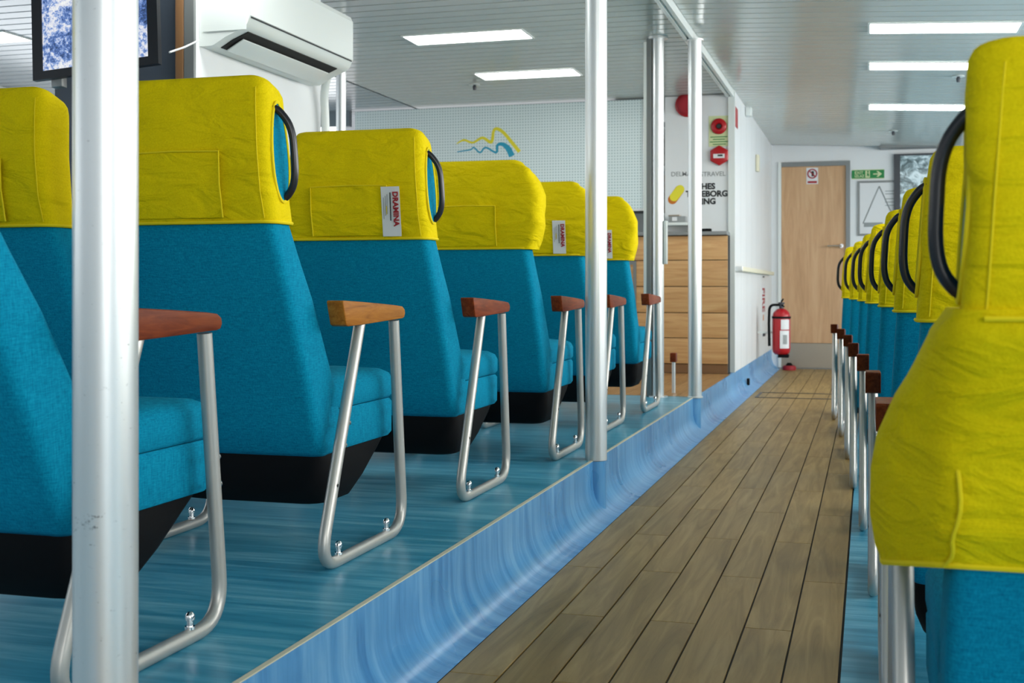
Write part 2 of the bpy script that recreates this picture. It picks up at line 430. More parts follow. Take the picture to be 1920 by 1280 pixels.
# ceilings: slats that run across the ship
def czr(x): return ZC - .05 * (x + 1.07)
ZL = 2.465
cl = sbx('ceiling', XL, -1.10, Y0, YE, ZL + .012, ZL + .06, 'ceilD')
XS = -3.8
cr = mesh_obj('ceiling', [(x, y, czr(x) + dz) for dz in (.012, .06) for x, y in ((-1.04, Y0), (XR, Y0), (XR, YE), (-1.04, YE))], BF, 'ceilD', kind='structure')
pitch = .135
lights_left = [(7.14, 7.41, -2.78, -2.02), (8.53, 8.80, -2.76, -2.03), (6.33, 6.60, -5.9, -5.08), (4.3, 4.57, -2.78, -2.02)]
lights_right = [(7.43, 7.70, .01, .83), (8.71, 8.98, .01, .83), (10.72, 10.99, .01, .83), (4.9, 5.17, .01, .83)]
sl = sr = None
y = 2.28
i = 0
while y + pitch <= YE + .01:
    if sl is None:
        sl = mesh_obj('ceiling_panel', boxv(XS + .012, -1.102, 0, pitch - .014, 0, .011), BF, 'ceil', cl, bevel=.002)
        sq = mesh_obj('ceiling_panel', boxv(XL + .01, XS - .012, 0, pitch - .014, 0, .011), BF, 'ceilRefl', cl, bevel=.002)
        sr = mesh_obj('ceiling_panel', [(x, yy, czr(x) + dz) for dz in (0, .011) for x, yy in ((-1.038, 0), (XR - .01, 0), (XR - .01, pitch - .014), (-1.038, pitch - .014))], BF, 'ceil', cr, bevel=.002)
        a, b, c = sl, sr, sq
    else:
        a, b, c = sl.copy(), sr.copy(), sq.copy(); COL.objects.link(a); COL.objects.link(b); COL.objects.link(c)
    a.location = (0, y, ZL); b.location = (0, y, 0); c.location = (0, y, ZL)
    y += pitch
sbx('ceiling', XL, -1.102, Y0, 2.27, ZL, ZL + .011, 'ceil')
mesh_obj('ceiling', [(x, yy, czr(x) + dz) for dz in (0, .011) for x, yy in ((-1.038, Y0), (XR, Y0), (XR, 2.27), (-1.038, 2.27))], BF, 'ceil', kind='structure')
bm_ = boxes('trim_3', [(-1.10, -1.078, Y0, YB, 2.435, 2.50), (-1.062, -1.04, Y0, YB, 2.435, 2.50), (-1.078, -1.062, Y0, YB, 2.45, 2.50)], 'white2'); bm_['kind'] = 'structure'
# ------------------------------------------------------------------ ceiling lights and detectors
def ceiling_light(y0, y1, x0, x1, right, label):
    zf = (lambda x: czr(x)) if right else (lambda x: ZL)
    t = empty('ceiling_light', ((x0 + x1) / 2, (y0 + y1) / 2, zf((x0 + x1) / 2) - .004)); hx, hy = (x1 - x0) / 2, (y1 - y0) / 2
    if right: t.rotation_euler = (0, math.atan(.05), 0)
    boxes('light_frame', [(-hx - .012, hx + .012, -hy - .012, -hy, -.004, .003), (-hx - .012, hx + .012, hy, hy + .012, -.004, .003), (-hx - .012, -hx, -hy, hy, -.004, .003), (hx, hx + .012, -hy, hy, -.004, .003)], 'white2', t)
    bx('light_diffuser', -hx, hx, -hy, hy, -.0015, .003, 'lamp', t)
    tag(t, label, 'ceiling light', 'recessed ceiling lights')
for a, l in zip(lights_left, ['bright recessed ceiling light nearer the camera, right of the air conditioner', 'bright recessed ceiling light just above the pale dotted panel with the wave emblem', 'recessed ceiling light cut by the left edge of the frame beside the television', 'recessed ceiling light over the raised seats, above the frame']): ceiling_light(*a, False, l)
for a, l in zip(lights_right, ['long recessed ceiling light over the aisle, highest of three at upper right', 'recessed ceiling light over the aisle, middle one of three at upper right', 'recessed ceiling light over the aisle, lowest and farthest of three at upper right', 'recessed ceiling light over the aisle chairs, above the frame']): ceiling_light(*a, True, l)
def detector(x, y, label):
    z = czr(x) if x > -1.05 else ZL
    t = empty('ceiling_detector', (x, y, z))
    lathe('base', [(0, -.006), (.045, -.006), (.04, 0), (0, 0)], 'white2', t)
    lathe('sensor', [(0, -.045), (.012, -.045), (.016, -.02), (.01, -.0065), (0, -.0065)], 'dgrey', t)
    tag(t, label, 'sprinkler', 'small ceiling sprinkler heads')
for (u, v), xs, l in (((890, 158), None, 'small dark sprinkler head on the ceiling left of the second ceiling light'), ((1675, 241), 1, 'small dark sprinkler head on the ceiling above the exit sign'), ((1797, 132), 1, 'small dark sprinkler head on the ceiling beside the nearest right-hand seat')):
    dz = 1.55 if xs else ZL - H
    w = dz * F / (540 - v); x = (u - 1628) * CS * w / F
    detector(x, (w + x * SN) / CS, l)

# ------------------------------------------------------------------ poles
def pole(x, y, r, z0, z1, label, m='alu', collar=True):
    t = empty('support_pole', (x, y, z0))
    lathe('shaft', [(r, 0), (r, z1 - z0)], m, t, 40)
    if collar:
        lathe('collar', [(r + .001, 0), (r + .008, 0), (r + .008, .006), (r + .001, .010)], 'alu', t, 32)
        lathe('top_flange', [(r + .001, z1 - z0 - .012), (r + .012, z1 - z0 - .012), (r + .012, z1 - z0), (r + .001, z1 - z0)], 'alu', t, 32)
    tag(t, label, 'pole', 'round metal support poles')
    return t
RP = .043
pole(-1.0, (1.675 - .279) / CS, RP, P - .0, 2.44, 'thick round aluminium pole nearest the camera with dark scuffs low down', 'poleM', False)
pole(XE + .003, 4.765, RP, P, 2.44, 'round aluminium pole on the edge of the raised floor in mid frame', 'alu', False)
pole(XE + .005, 7.64, .042, P, 2.44, 'round aluminium pole at the far end of the raised floor beside the wood bar front')
pole(-3.27, 7.3, .032, P, ZL, 'slim metal pole behind the lower right of the air conditioner', 'alu')
# vinyl wrap under the poles that stand on the edge
for y in (1.454, 4.765, 7.64):
    pts = []
    o = prism('baseboard_left', [(XE - .002, y - .05)] + [(XE - .002 + .046 * sin(a) * 1.0, y - .05 * cos(a)) for a in [pi * k / 10 for k in range(1, 10)]] + [(XE - .002, y + .05)], .001, P - .002, 'vskirt', None, 'z', smooth=True); o['kind'] = 'structure'
# folded gate post in front of the wood bar
t = empty('gate_post', (-1.262, 7.62, P))
lathe('post', [(.036, 0), (.036, 2.24)], 'alu', t, 28)
lathe('post_flange', [(.037, 2.235), (.06, 2.235), (.06, 2.249), (.037, 2.249)], 'alu', t, 24)
lathe('base_plate', [(.037, 0), (.06, 0), (.06, .008), (.037, .008)], 'alu', t, 24)
bx('channel', -.070, -.037, -.02, .02, .0, 2.24, 'grey', t, .003)
bx('channel_lip', -.089, -.067, -.018, .018, .60, 2.22, 'white2', t, .003)
bx('latch_cover', .037, .058, -.02, .02, .83, 1.10, 'white2', t, .004)
tag(t, 'polished steel gate post with grey channel left of the far round pole', 'gate post')
t = empty('door_stop', (-1.215, 7.95, P))
bx('stop_block', -.02, .02, -.03, .03, .20, .26, 'armR', t, .006)
tube('stop_leg', [(0, 0, 0), (0, 0, .2)], .012, 'alu', t)
tag(t, 'short metal post with small brown cap at foot of steel gate post', 'door stop')

# ------------------------------------------------------------------ seats
def back_sec(z, off=0.0, xr=0.0, xl=0.0, inset=0.0):
    # plan of the backrest at height z
    ks = [(.26, .250, -.130, .035), (.45, .248, -.205, -.045), (.65, .242, -.288, -.150), (.83, .232, -.362, -.262), (.90, .228, -.380, -.276), (1.0, .222, -.385, -.276), (1.10, .214, -.375, -.266), (1.17, .207, -.360, -.260)]
    for a, b in zip(ks[:-1], ks[1:]):
        if z <= b[0] or b is ks[-1]:
            t = (z - a[0]) / (b[0] - a[0]); break
    hw, yr, yf = [a[i] * (1 - t) + b[i] * t for i in (1, 2, 3)]
    pts = rrect(-hw - off - xl + inset, hw + off + xr - inset, yr - off + inset, yf + off - inset, .026 + off * .6)
    return [Vector((x, y, z)) for x, y in pts]
def wrinkle(V, amp, seed, zlo=0, zhi=9):
    for v in V:
        if zlo < v.z < zhi:
            n = noise.noise(Vector((v.x * 5 + seed, v.y * 5, v.z * 11 - v.x * 6))) + .5 * noise.noise(Vector((v.x * 16, v.y * 16 + seed, v.z * 22 + v.x * 10)))
            d = Vector((v.x, v.y + .3, 0)); d.normalize(); v += d * n * amp * (.25 if v.y > -.355 and amp < .01 else 1)
def densify(sec, m=3):
    out = []
    for i, p in enumerate(sec):
        q = sec[(i + 1) % len(sec)]; k = max(1, int((q - p).length / .03))
        out += [p.lerp(q, j / k) for j in range(k)]
    return out
def resample(sec, n):
    L = [0]
    for i in range(len(sec)): L.append(L[-1] + (sec[(i + 1) % len(sec)] - sec[i]).length)
    out = []
    for k in range(n):
        s = L[-1] * k / n
        for i in range(len(sec)):
            if L[i] <= s <= L[i + 1] + 1e-9:
                t = (s - L[i]) / max(L[i + 1] - L[i], 1e-9); out.append(sec[i].lerp(sec[(i + 1) % len(sec)], t)); break
    return out
def make_seat(side, handle, bulge=False, pocket=False, ticket=None, honey=False, apron=False, seed=0, frames=(1, -1), recline=0):
    """one passenger seat at the origin, facing +Y; side=+1 aisle to the right"""
    r = empty('passenger_seat', (0, 0, 0))
    # upholstered back
    zs = [.262, .275, .35, .45, .55, .65, .75, .84, .95, 1.05, 1.12, 1.145, 1.158]
    ins = [.012, 0, 0, 0, 0, 0, 0, 0, 0, 0, 0, .006, .02]
    v, f = loftv([back_sec(z, inset=i) for z, i in zip(zs, ins)]); mesh_obj('backrest', v, f, 'blue', r, True)
    # seat cushion and box below
    def sec(x, y0, y1, z, rr=.03): return [Vector((a, b, z)) for a, b in rrect(-x, x, y0, y1, rr)]
    v, f = loftv([sec(.243, -.10, .345, .374), sec(.250, -.10, .353, .384), sec(.250, -.10, .355, .425), sec(.243, -.095, .345, .443), sec(.225, -.08, .32, .455), sec(.15, -.03, .22, .466)]); mesh_obj('seat_cushion', v, f, 'blue', r, True)
    v, f = loftv([sec(.243, -.11, .340, .268), sec(.249, -.115, .350, .278), sec(.249, -.105, .352, .362), sec(.243, -.10, .346, .372)]); mesh_obj('seat_box', v, f, 'blue', r, True)
    v, f = loftv([sec(.19, -.02, .10, .125, .05), sec(.215, -.06, .15, .135, .05), sec(.232, -.095, .20, .18, .05), sec(.243, -.115, .27, .245, .04), sec(.240, -.118, .31, .266, .04)]); mesh_obj('underside_shell', v, f, 'black', r, True)
    # tubular side frames with wooden armrests
    for s in frames:
        X = .295 * s
        fr = empty('side_frame', (X, 0, 0)); fr.parent = r
        path = arc_path([(0, -.012, .592), (0, -.243, .06), (0, -.205, .0150), (0, .265, .0150), (0, .290, .09), (0, .228, .592)], [.06, .03, .05, .07], 5)
        path = arc_path([(0, -.005, .592), (0, -.245, .0150), (0, .295, .0150), (0, .228, .592)], [.095, .095], 9)
        bpy.data.objects.remove(fr)
        fr = tube('side_frame', path, .0148, 'steel', r, 14); fr.location = (X, 0, 0)
        for y in (-.135, .175):
            lathe('bolt', [(.010, 0), (.010, .006), (.006, .006), (.006, .018), (.009, .018), (.009, .027), (.005, .033), (.0, .034)], 'chrome', fr, 10, (0, y, .0285))
        for yy, zz in ((-.095, .345), (-.118, .292), (.262, .345), (.268, .29)):
            lathe('bolt', [(.0, -.006), (.008, -.006), (.008, .004), (.004, .010), (0, .010)], 'chrome', fr, 10, (0, yy + (.014 if yy < 0 else .012), zz), 'y')
        lathe('hole', [(.0045, -.0002), (0, .0006)], 'darkw', fr, 10, (.0146 * s, -.1705, .203), 'x')
        prof = [(-.158, .645), (-.156, .650), (-.05, .646), (.08, .640), (.20, .6335), (.240, .630), (.256, .622), (.259, .610), (.252, .600), (.238, .5975), (.10, .5925), (-.03, .588), (-.125, .586), (-.137, .590)]
        am = prism('armrest', prof, -.022, .022, 'armO' if (honey and s == side) else 'armR', r, 'x', .005); am.location = (X, 0, 0)
    # yellow cover
    n = 96
    zc = [.828, .835, .86, .89, .92, .96, 1.0, 1.04, 1.08, 1.11, 1.14, 1.158, 1.170, 1.176]
    ic = [0] * 10 + [0, .001, .005, .012]
    secs = []
    for z, i in zip(zc, ic):
        b = 0
        if bulge:
            t = max(0, min(1, (z - .82) / .34)); b = .058 * math.sin(pi * min(1, t * 1.02)) ** .45 if 0 < t < 1 else 0
            b = min(b, .058)
        kw = dict(xr=b) if side > 0 else dict(xl=b)
        sc_ = resample(back_sec(z, off=.009, inset=i, **kw), n)
        for p in sc_: p.z -= max(0, p.y + .37) * .34 * max(0, (z - 1.02) / .15)
        secs.append(sc_)
    v, f = loftv(secs); wrinkle(v, .012 if bulge else .0065, seed, .83, 1.15)
    cv = mesh_obj('headrest_cover', v, f, 'yellow', r, True)
    hem = [p + Vector((0, 0, 0)) for p in resample(back_sec(.832, off=.010, xr=0), 60)]
    tube('hem', hem, .0035, 'hem', cv, 6, True)
    for sx in (1, -1):                                     # seams down the rear corners
        pts = []
        for z in [.84 + .03 * k for k in range(11)]:
            q = back_sec(z, off=.0095); c = [p for p in q if p.y < -.2 and p.x * sx > 0]
            c.sort(key=lambda p: p.y - abs(p.x) * .0); pts.append(Vector((sx * (max(abs(p.x) for p in q) - .022), min(p.y for p in q) + .0005, z)))
        if not (bulge and sx == side): tube('seam', pts, .0012, 'hem', cv, 6)
    if handle:
        zm = .995; yc = -.322; hh = .116; hy = .040
        hw = lambda z: .2285 - (z - .9) * .075
        ring = []
        for k in range(28):
            a = 2 * pi * k / 28; z = zm + hh * sin(a); yy = yc + hy * cos(a) * (1 - .15 * sin(a)); ring.append((side * (hw(z) + .0110), yy, z))
        fc = [tuple(range(28))]
        mesh_obj('cover_slit', ring, fc, 'blue', r)
        tube('slit_piping', ring, .004, 'hem', cv, 6, True)
        X0 = side * .215
        hp = arc_path([(X0, -.335, 1.095), (side * .230, -.332, 1.095), (side * .262, -.320, 1.052), (side * .268, -.312, .925), (side * .240, -.310, .886), (X0, -.310, .886)], [.02, .04, .05, .02], 6)
        tube('grab_handle', hp, .0088, 'rubber', r, 12)
    if pocket:
        # patch pocket, lying on the rear of the cover
        def rear(x, z, d): 
            q = back_sec(z, off=.009); return Vector((x, min(p.y for p in q) - d, z))
        X0, X1 = -.135, .118
        V = []; Fc = []
        nx, nzz = 10, 8
        for j in range(nzz + 1):
            for i in range(nx + 1):
                x = X0 + (X1 - X0) * i / nx; z = .842 + .150 * j / nzz
                e = min(i, nx - i, j) > 0
                V.append(rear(x, z, .0075 + (.003 * noise.noise(Vector((x * 12 + seed, z * 14, 0))) if e else 0)))
        for j in range(nzz):
            for i in range(nx): a = j * (nx + 1) + i; Fc.append((a, a + 1, a + nx + 2, a + nx + 1))
        m0 = len(V)
        V += [v_ + Vector((0, .006, 0)) for v_ in V]
        Fc += [tuple(i + m0 for i in q)[::-1] for q in Fc]
        pk = mesh_obj('pocket', V, Fc, 'yellow', cv, True)
        tube('pocket_edge', [rear(X0, .842, .009), rear(X0, .92, .010), rear(X0, .992, .009), rear(0, .995, .010), rear(X1, .992, .009), rear(X1, .92, .010), rear(X1, .842, .009)], .0022, 'hem', cv, 6)
        if ticket:
            tk = empty('card', (0, 0, 0)); bpy.data.objects.remove(tk)
            c0, c1, z0, z1 = .102, .162, .838, .988
            V = [rear(c0, z0, .016), rear(c1, z0, .016), rear(c1, z1, .017), rear(c0, z1, .017)]
            V += [v_ + Vector((0, .0012, 0)) for v_ in V]
            cd_ = mesh_obj('printed_card', V, BF, 'paper', r)
            tilt = math.atan2(rear(0, z1, .012).y - rear(0, z0, .011).y, z1 - z0)
            yy = rear(0, .978, .0185).y
            red = 'redp'
            o = text('lettering', 'DRAMINA', .0235, red, (.1485, yy, .973), (0, 0, 0), cd_, .0009)
            # reads downwards on the face turned to the rear
            ang = tilt
            R = Matrix.Rotation(-ang, 3, 'X') @ Matrix(((0, 1, 0), (0, 0, -1), (-1, 0, 0)))
            o.rotation_euler = R.to_euler()
            def bar(xa, xb, za, zb, m):
                V2 = [rear(xa, za, .0175), rear(xb, za, .0175), rear(xb, zb, .0185), rear(xa, zb, .0185)]
                mesh_obj('print', V2, [(0, 1, 2, 3)], m, cd_)
            bar(.131, .1345, .885, .970, 'blackp')
            if ticket == 2:
                bar(.106, .134, .850, .950, 'cyanp')
            else:
                for xa, za, zb in ((.122, .905, .965), (.116, .90, .96), (.110, .89, .955)): bar(xa, xa + .0022, za, zb, 'greyp')
    if apron:
        secs = []
        prof = [(.872, .246, -.374, -.225, .004), (.845, .252, -.372, -.215, .016), (.80, .255, -.352, -.19, .032), (.76, .257, -.338, -.14, .050), (.70, .258, -.318, -.09, .072), (.655, .259, -.300, -.06, .078), (.60, .260, -.285, -.05, .078), (.56, .260, -.268, -.05, .072), (.535, .260, -.258, -.06, .062)]
        for z, hw_, yr, yf, ex in prof:
            yr -= .012
            pl = [(hw_ - .02, yr), (0, yr), (-hw_ + .02, yr), (-hw_, yr + .015), (-hw_ - ex * .75, yr + .03 + ex * 1.0), (-hw_ - ex, yr + .05 + ex * 1.4), (-hw_ - ex, yf), (-hw_ - ex * .6, yf + .01), (0, yf + .012), (hw_ + ex * .6, yf + .01), (hw_ + ex, yf), (hw_ + ex, yr + .05 + ex * 1.4), (hw_ + ex * .75, yr + .03 + ex), (hw_, yr + .015)]
            secs.append(resample([Vector((x, yy, z)) for x, yy in pl], 90))
        # refine vertically
        ref = []
        for a, b in zip(secs[:-1], secs[1:]):
            for k in range(3): ref.append([p.lerp(q, k / 3) for p, q in zip(a, b)])
        ref.append(secs[-1])
        for s_ in ref:
            for p in s_:
                ph = p.x * 9 + p.z * 22
                if p.y < -.2 and p.z < .86:
                    aa = math.atan2(.875 - p.z, p.x + .27); rr_ = math.hypot(.875 - p.z, p.x + .27)
                    p.y -= rr_ * sum(.020 * math.exp(-((aa - c_) / w_) ** 2) for c_, w_ in ((.30, .07), (.52, .06), (.85, .08), (1.15, .07)))
                if p.z < .84: p.y += .006 * math.sin(ph) * min(1, (.85 - p.z) * 8) + .006 * noise.noise(Vector((p.x * 7, p.z * 9, 3)))
                if p.z < .62: p.z += max(0, -p.y - .12) * .22 * (.62 - p.z) / .085
        v, f = loftv(ref)
        ap = mesh_obj('draped_cover', v, f, 'yellow', r, True)
        tube('hem', [p + Vector((0, 0, .001)) for p in ref[-1]], .004, 'hem', ap, 6, True)
        sm_ = [Vector((0, -.003, 0)) + min([p for p in s_ if p.y < -.1 and p.x < 0], key=lambda p: abs(p.x - (-.228 - .02 * min(1, (.86 - s_[0].z) / .3)))) for s_ in ref[1:]]
        for _ in range(3): sm_ = [sm_[0]] + [(sm_[i - 1] + sm_[i] * 2 + sm_[i + 1]) / 4 for i in range(1, len(sm_) - 1)] + [sm_[-1]]
        tube('seam', sm_, .0026, 'hem', ap, 6)
        tube('seam', [(x, -.392, .862) for x in (-.22, -.1, 0, .1, .22)], .003, 'hem', ap, 6)
    if apron:                                              # the nearest seat's head end is broader
        for o in COL.objects:
            if o.parent == r and o.name.split('.')[0] in ('backrest', 'headrest_cover'):
                for v_ in o.data.vertices:
                    if v_.co.z > .98: v_.co.x *= 1 + (v_.co.z - .98) * .48
    if recline:                                            # the whole back tipped a little further on its hinge
        pv = Vector((0, -.05, .30)); Rm = Matrix.Rotation(recline, 3, 'X')
        for o in COL.objects:
            if o.parent == r and o.name.split('.')[0] in ('backrest', 'headrest_cover', 'cover_slit', 'grab_handle', 'printed_card'):
                o.rotation_euler = (recline, 0, 0); o.location = pv - Rm @ pv
    return r
def build_children_index():
    ALLCH.clear()
    for o in bpy.data.objects:
        if o.parent: ALLCH.setdefault(o.parent.name, []).append(o)
ALLCH = {}
GL, GR = 'passenger seats in rows on the raised blue floor', 'passenger seats in the row right of the aisle'
XC = -1.54; XB = XC - .59
rows = [1.905, 2.90, 3.88, 4.86, 5.84, 6.80]
specs = [
    dict(handle=True, pocket=True, seed=1, recline=radians(4.2)), dict(handle=True, pocket=True, honey=True, seed=2), dict(handle=True, pocket=True, ticket=1, seed=3),
    dict(handle=False, bulge=True, pocket=True, seed=4), dict(handle=False, bulge=True, pocket=True, ticket=1, seed=5), dict(handle=False, bulge=True, pocket=True, ticket=2, seed=6)]
specs[0]['honey'] = False
specs[1]['honey'] = False
labs = ['blue seat partly hidden behind the nearest thick pole at left edge of frame',
        'large yellow-covered seat with black side handle just right of the nearest pole',
        'yellow-covered seat with black side handle, white printed card and honey-coloured armrest',
        'yellow-covered seat with creased bulging cover and no card, fourth row from camera',
        'yellow-covered seat with white card, directly left of the middle pole',
        'yellow-covered seat on raised floor farthest from the camera, right of the middle pole']
# armrest colours follow the photograph: the second row's aisle armrest is honey coloured
specs[1]['honey'] = True
labs[1] = 'large yellow-covered seat with black handle and honey-coloured armrest right of the nearest pole'
labs[2] = 'yellow-covered seat with black side handle and white card with red lettering, third row'
rdx = [0, 0, .014, .06, .052, .072]
for y, s, l, dx_ in zip(rows, specs, labs, rdx):
    o = make_seat(1, **s); o.location = (XC + dx_, y, P); tag(o, l, 'seat', GL)
# the neighbours away from the aisle
nb = make_seat(1, False, pocket=True, seed=9, frames=(-1,)); nb.location = (XB, rows[1], P)
tag(nb, 'yellow-covered seat at the far left edge of the frame, under the television', 'seat', GL)
build_children_index()
for y, l, dx_ in zip(rows[2:], ['third', 'fourth', 'fifth', 'sixth'], rdx[2:]):
    c = copy_tree(nb); c.location = (XB + dx_, y, P)
    tag(c, 'yellow-covered seat away from the aisle, hidden behind the aisle seats of the %s row' % l, 'seat', GL)
# right-hand row
rx = [.045, .0375, .0135, -.019, -.065, -.105, -.16, -.225]
ry = [1.80, 2.88, 3.88, 4.87, 5.85, 6.83, 7.82, 8.80]
rl = ['nearest right-hand seat with big yellow cover draped low over its back',
      'second seat right of the aisle, directly behind the big draped yellow cover',
      'third seat right of the aisle, its dark armrest end just left of the second seat',
      'fourth seat right of the aisle, counted from the camera', 'fifth seat right of the aisle, counted from the camera',
      'sixth seat right of the aisle, third from the far end', 'seventh seat right of the aisle, second from the far end',
      'farthest seat right of the aisle, its thin black handle in front of the wooden door']
first = make_seat(-1, True, apron=True, seed=11); first.location = (rx[0] + .295, ry[0], 0); tag(first, rl[0], 'seat', GR)
second = make_seat(-1, True, seed=12); second.location = (rx[1] + .295, ry[1], 0); tag(second, rl[1], 'seat', GR)
build_children_index()
for x, y, l in zip(rx[2:], ry[2:], rl[2:]):
    c = copy_tree(second); c.location = (x + .295, y, 0); tag(c, l, 'seat', GR)

# ------------------------------------------------------------------ partition, air conditioner, television
XW = -2.74
pw = sbx('wall_partition', XW - .04, XW, 4.62, 5.86, P, ZL - .001, 'white')
tag(bx('timber_post', XW - .085, XW - .045, 4.60, 4.64, P, ZL - .001, 'brown', bevel=.003), 'narrow brown timber post at near edge of the white partition', 'post')
sbx('trim_4', XW - .042, XW + .004, 4.60, 4.618, P, ZL - .001, 'grey')
sbx('wall_bulkhead', -3.45, XW - .09, 4.64, 4.70, P, ZL - .001, 'darkwall')
sbx('wall_partition', -3.45, -3.41, 4.70, 5.86, P, ZL - .001, 'darkwall')
ac = empty('air_conditioner', (XW, 4.65, 1.925))
L = 1.07
body = [(0.001, .0), (.06, .0), (.075, .006), (.125, .034), (.195, .062), (.207, .066), (.228, .085), (.237, .108), (.240, .112), (.240, .315), (.232, .335), (.20, .345), (.001, .345)]
# shell with the outlet slot as a recessed trough
v, f = prismv([(x, z) for x, z in body], .0, L, 'y'); acb = mesh_obj('ac_body', v, f, 'white2', ac, True)
prism('outlet', [(.068, .008), (.125, .036), (.200, .066), (.202, .060), (.127, .029), (.071, .0005)], .06, L - .10, 'darkw', ac, 'y')
prism('louvre', [(.084, -.004), (.130, .022), (.164, .040), (.166, .035), (.132, .016), (.087, -.010)], .085, L - .12, 'white2', ac, 'y', .002)
prism('front_panel', [(.2405, .116), (.2435, .118), (.2435, .312), (.2405, .316)], .0, L, 'white2', ac, 'y')
prism('panel_gap', [(.2395, .109), (.2412, .109), (.2412, .1155), (.2395, .1155)], .01, L - .01, 'blackp', ac, 'y')
boxes('end_cap', [(.02, .225, -.004, .0, .06, .33)], 'white2', ac)
tag(ac, 'white wall-mounted air conditioner with open black outlet louvre', 'air conditioner')
hs = tube('condensate_hose', arc_path([(XW + .10, 5.735, 1.99), (XW + .05, 5.79, 1.90), (XW + .045, 5.82, 1.78), (XW + .04, 5.84, 1.55), (XW + .035, 5.845, .4), (XW + .03, 5.845, P)], [.06, .1, .1, .1]), .022, 'white2')
tag(hs, 'white wrapped hose running down from the air conditioner', 'hose')
tv = empty('television', (-2.945, 4.22, 1.75)); tv.rotation_euler = (radians(-4), radians(-4.3), radians(1))
hw_, hh_ = .285, .36
bx('tv_back', -hw_ + .03, hw_ - .03, .012, .06, .03, hh_ - .03, 'black', tv, .01)
boxes('bezel', [(-hw_, hw_, -.012, .014, 0, .034), (-hw_, hw_, -.012, .014, hh_ - .03, hh_), (-hw_, -hw_ + .045, -.012, .014, .034, hh_ - .03), (hw_ - .045, hw_, -.012, .014, .034, hh_ - .03)], 'rubber', tv)
bx('tv_screen', -hw_ + .045, hw_ - .045, -.006, .010, .034, hh_ - .03, 'screen', tv)
tube('ceiling_mount', [(0, .07, .2), (0, .09, .72)], .018, 'dgrey', tv)
bx('lower_bracket', -.22, -.17, .015, .05, -.03, .04, 'grey', tv, .003)
tag(tv, 'black-framed television with a blue and white picture, upper left behind the nearest pole', 'television')
p0, p1 = sightY(318, 98, 4.28), sightX(372, 76, XW + .012)
st = tube('strap', [tuple(p0), tuple(p0.lerp(p1, .5) + Vector((0, 0, -.004))), tuple(p1)], .004, 'paper'); tag(st, 'thin white rod between the television and the white partition', 'rod')

# ------------------------------------------------------------------ bar, dotted panel, back shelf
xa, xb = -5.2, XE - .03
bar_ = empty('bar_counter', ((xa + xb) / 2, 9.85, P))
ha = (xb - xa) / 2
bx('carcass', -ha, ha, -.03, .14, 0, 1.10, 'darkw', bar_)
zl = [.075, .282, .483, .693, .903, 1.098]
for a, b in zip(zl[:-1], zl[1:]):
    for x0, x1 in ((-ha, ha - .83), (ha - .83 + .003, ha)):
        bx('board', x0, x1, -.05, -.031, a + .003, b - .003, 'oak', bar_, .001)
bx('plinth', -ha, ha, -.042, -.031, .001, .073, 'brown', bar_)
boxes('cabinet_door_frame', [(ha - .845 + .09, ha - .845 + .115, -.058, -.051, .15, .87), (ha - 1.25, ha - .845 + .115, -.058, -.051, .87, .90)], 'grey', bar_)
tag(bar_, 'oak-boarded bar counter front behind the raised seats', 'counter')
tag(bx('worktop', xa, xb, 9.76, 10.0, P + 1.101, P + 1.13, 'grey', bevel=.003), 'grey steel-edged worktop along the top of the oak bar', 'worktop')
dpx0, dpx1 = sightY(665, 300, YB).x, sightY(1206, 300, YB).x
dp = empty('glass_screen', ((dpx0 + dpx1) / 2, YB + .02, 1.545)); hx = (dpx1 - dpx0) / 2
bx('dotted_pane', -hx, hx, -.008, .008, 0, 2.45 - 1.545, 'dot', dp)
boxes('screen_frame', [(-hx, hx, -.014, -.009, -.012, .008), (hx - .001, hx + .02, -.02, .02, -.012, .905)], 'alu', dp)
boxes('screen_support', [(-hx + .4 + k * .85, -hx + .43 + k * .85, -.012, .012, -.199, -.013) for k in range(3)], 'alu', dp)
def ribbon(pts, wid, m, name):
    Q = []
    for (u, v) in pts:
        q = sightY(640 + u / 3.31, 150 + v / 3.31, YB + .008); Q.append(Vector((q.x - dp.location.x, -.0095, q.z - dp.location.z)))
    Q2 = []; W2 = []
    for i in range(len(Q) - 1):                                   # smooth the stroke
        a, b, c, d = Q[max(i - 1, 0)], Q[i], Q[i + 1], Q[min(i + 2, len(Q) - 1)]
        for k in range(5):
            t = k / 5
            Q2.append(.5 * ((2 * b) + (c - a) * t + (2 * a - 5 * b + 4 * c - d) * t * t + (3 * b - a - 3 * c + d) * t ** 3)); W2.append(wid[i] * (1 - t) + wid[i + 1] * t)
    Q2.append(Q[-1]); W2.append(wid[-1]); V = []; Fc = []
    for i, q in enumerate(Q2):
        t = (Q2[min(i + 1, len(Q2) - 1)] - Q2[max(i - 1, 0)]).normalized(); n = Vector((-t.z, 0, t.x))
        for s in (1, -1): V.append(q + n * s * W2[i])
        for s in (1, -1): V.append(q + n * s * W2[i] + Vector((0, .001, 0)))
        if i: a = 4 * (i - 1); b = 4 * i; Fc += [(a, a + 1, b + 1, b), (a + 2, a + 3, b + 3, b + 2), (a, a + 2, b + 2, b), (a + 1, a + 3, b + 3, b + 1)]
    mesh_obj(name, V, Fc, m, dp)
ribbon([(715, 395), (760, 372), (815, 388), (875, 358), (930, 385), (945, 315), (970, 303), (1010, 330), (1060, 390), (1105, 445)], [.003, .010, .009, .012, .014, .012, .014, .014, .015, .016], 'yellp', 'emblem')
ribbon([(718, 445), (800, 432), (822, 418), (860, 450), (895, 418), (960, 450), (968, 405), (1000, 398), (1035, 425), (1058, 472)], [.004, .006, .006, .007, .007, .009, .012, .016, .024, .026], 'cyanp', 'emblem')
tag(dp, 'pale dotted screen with yellow and cyan wave emblem above the bar', 'screen')
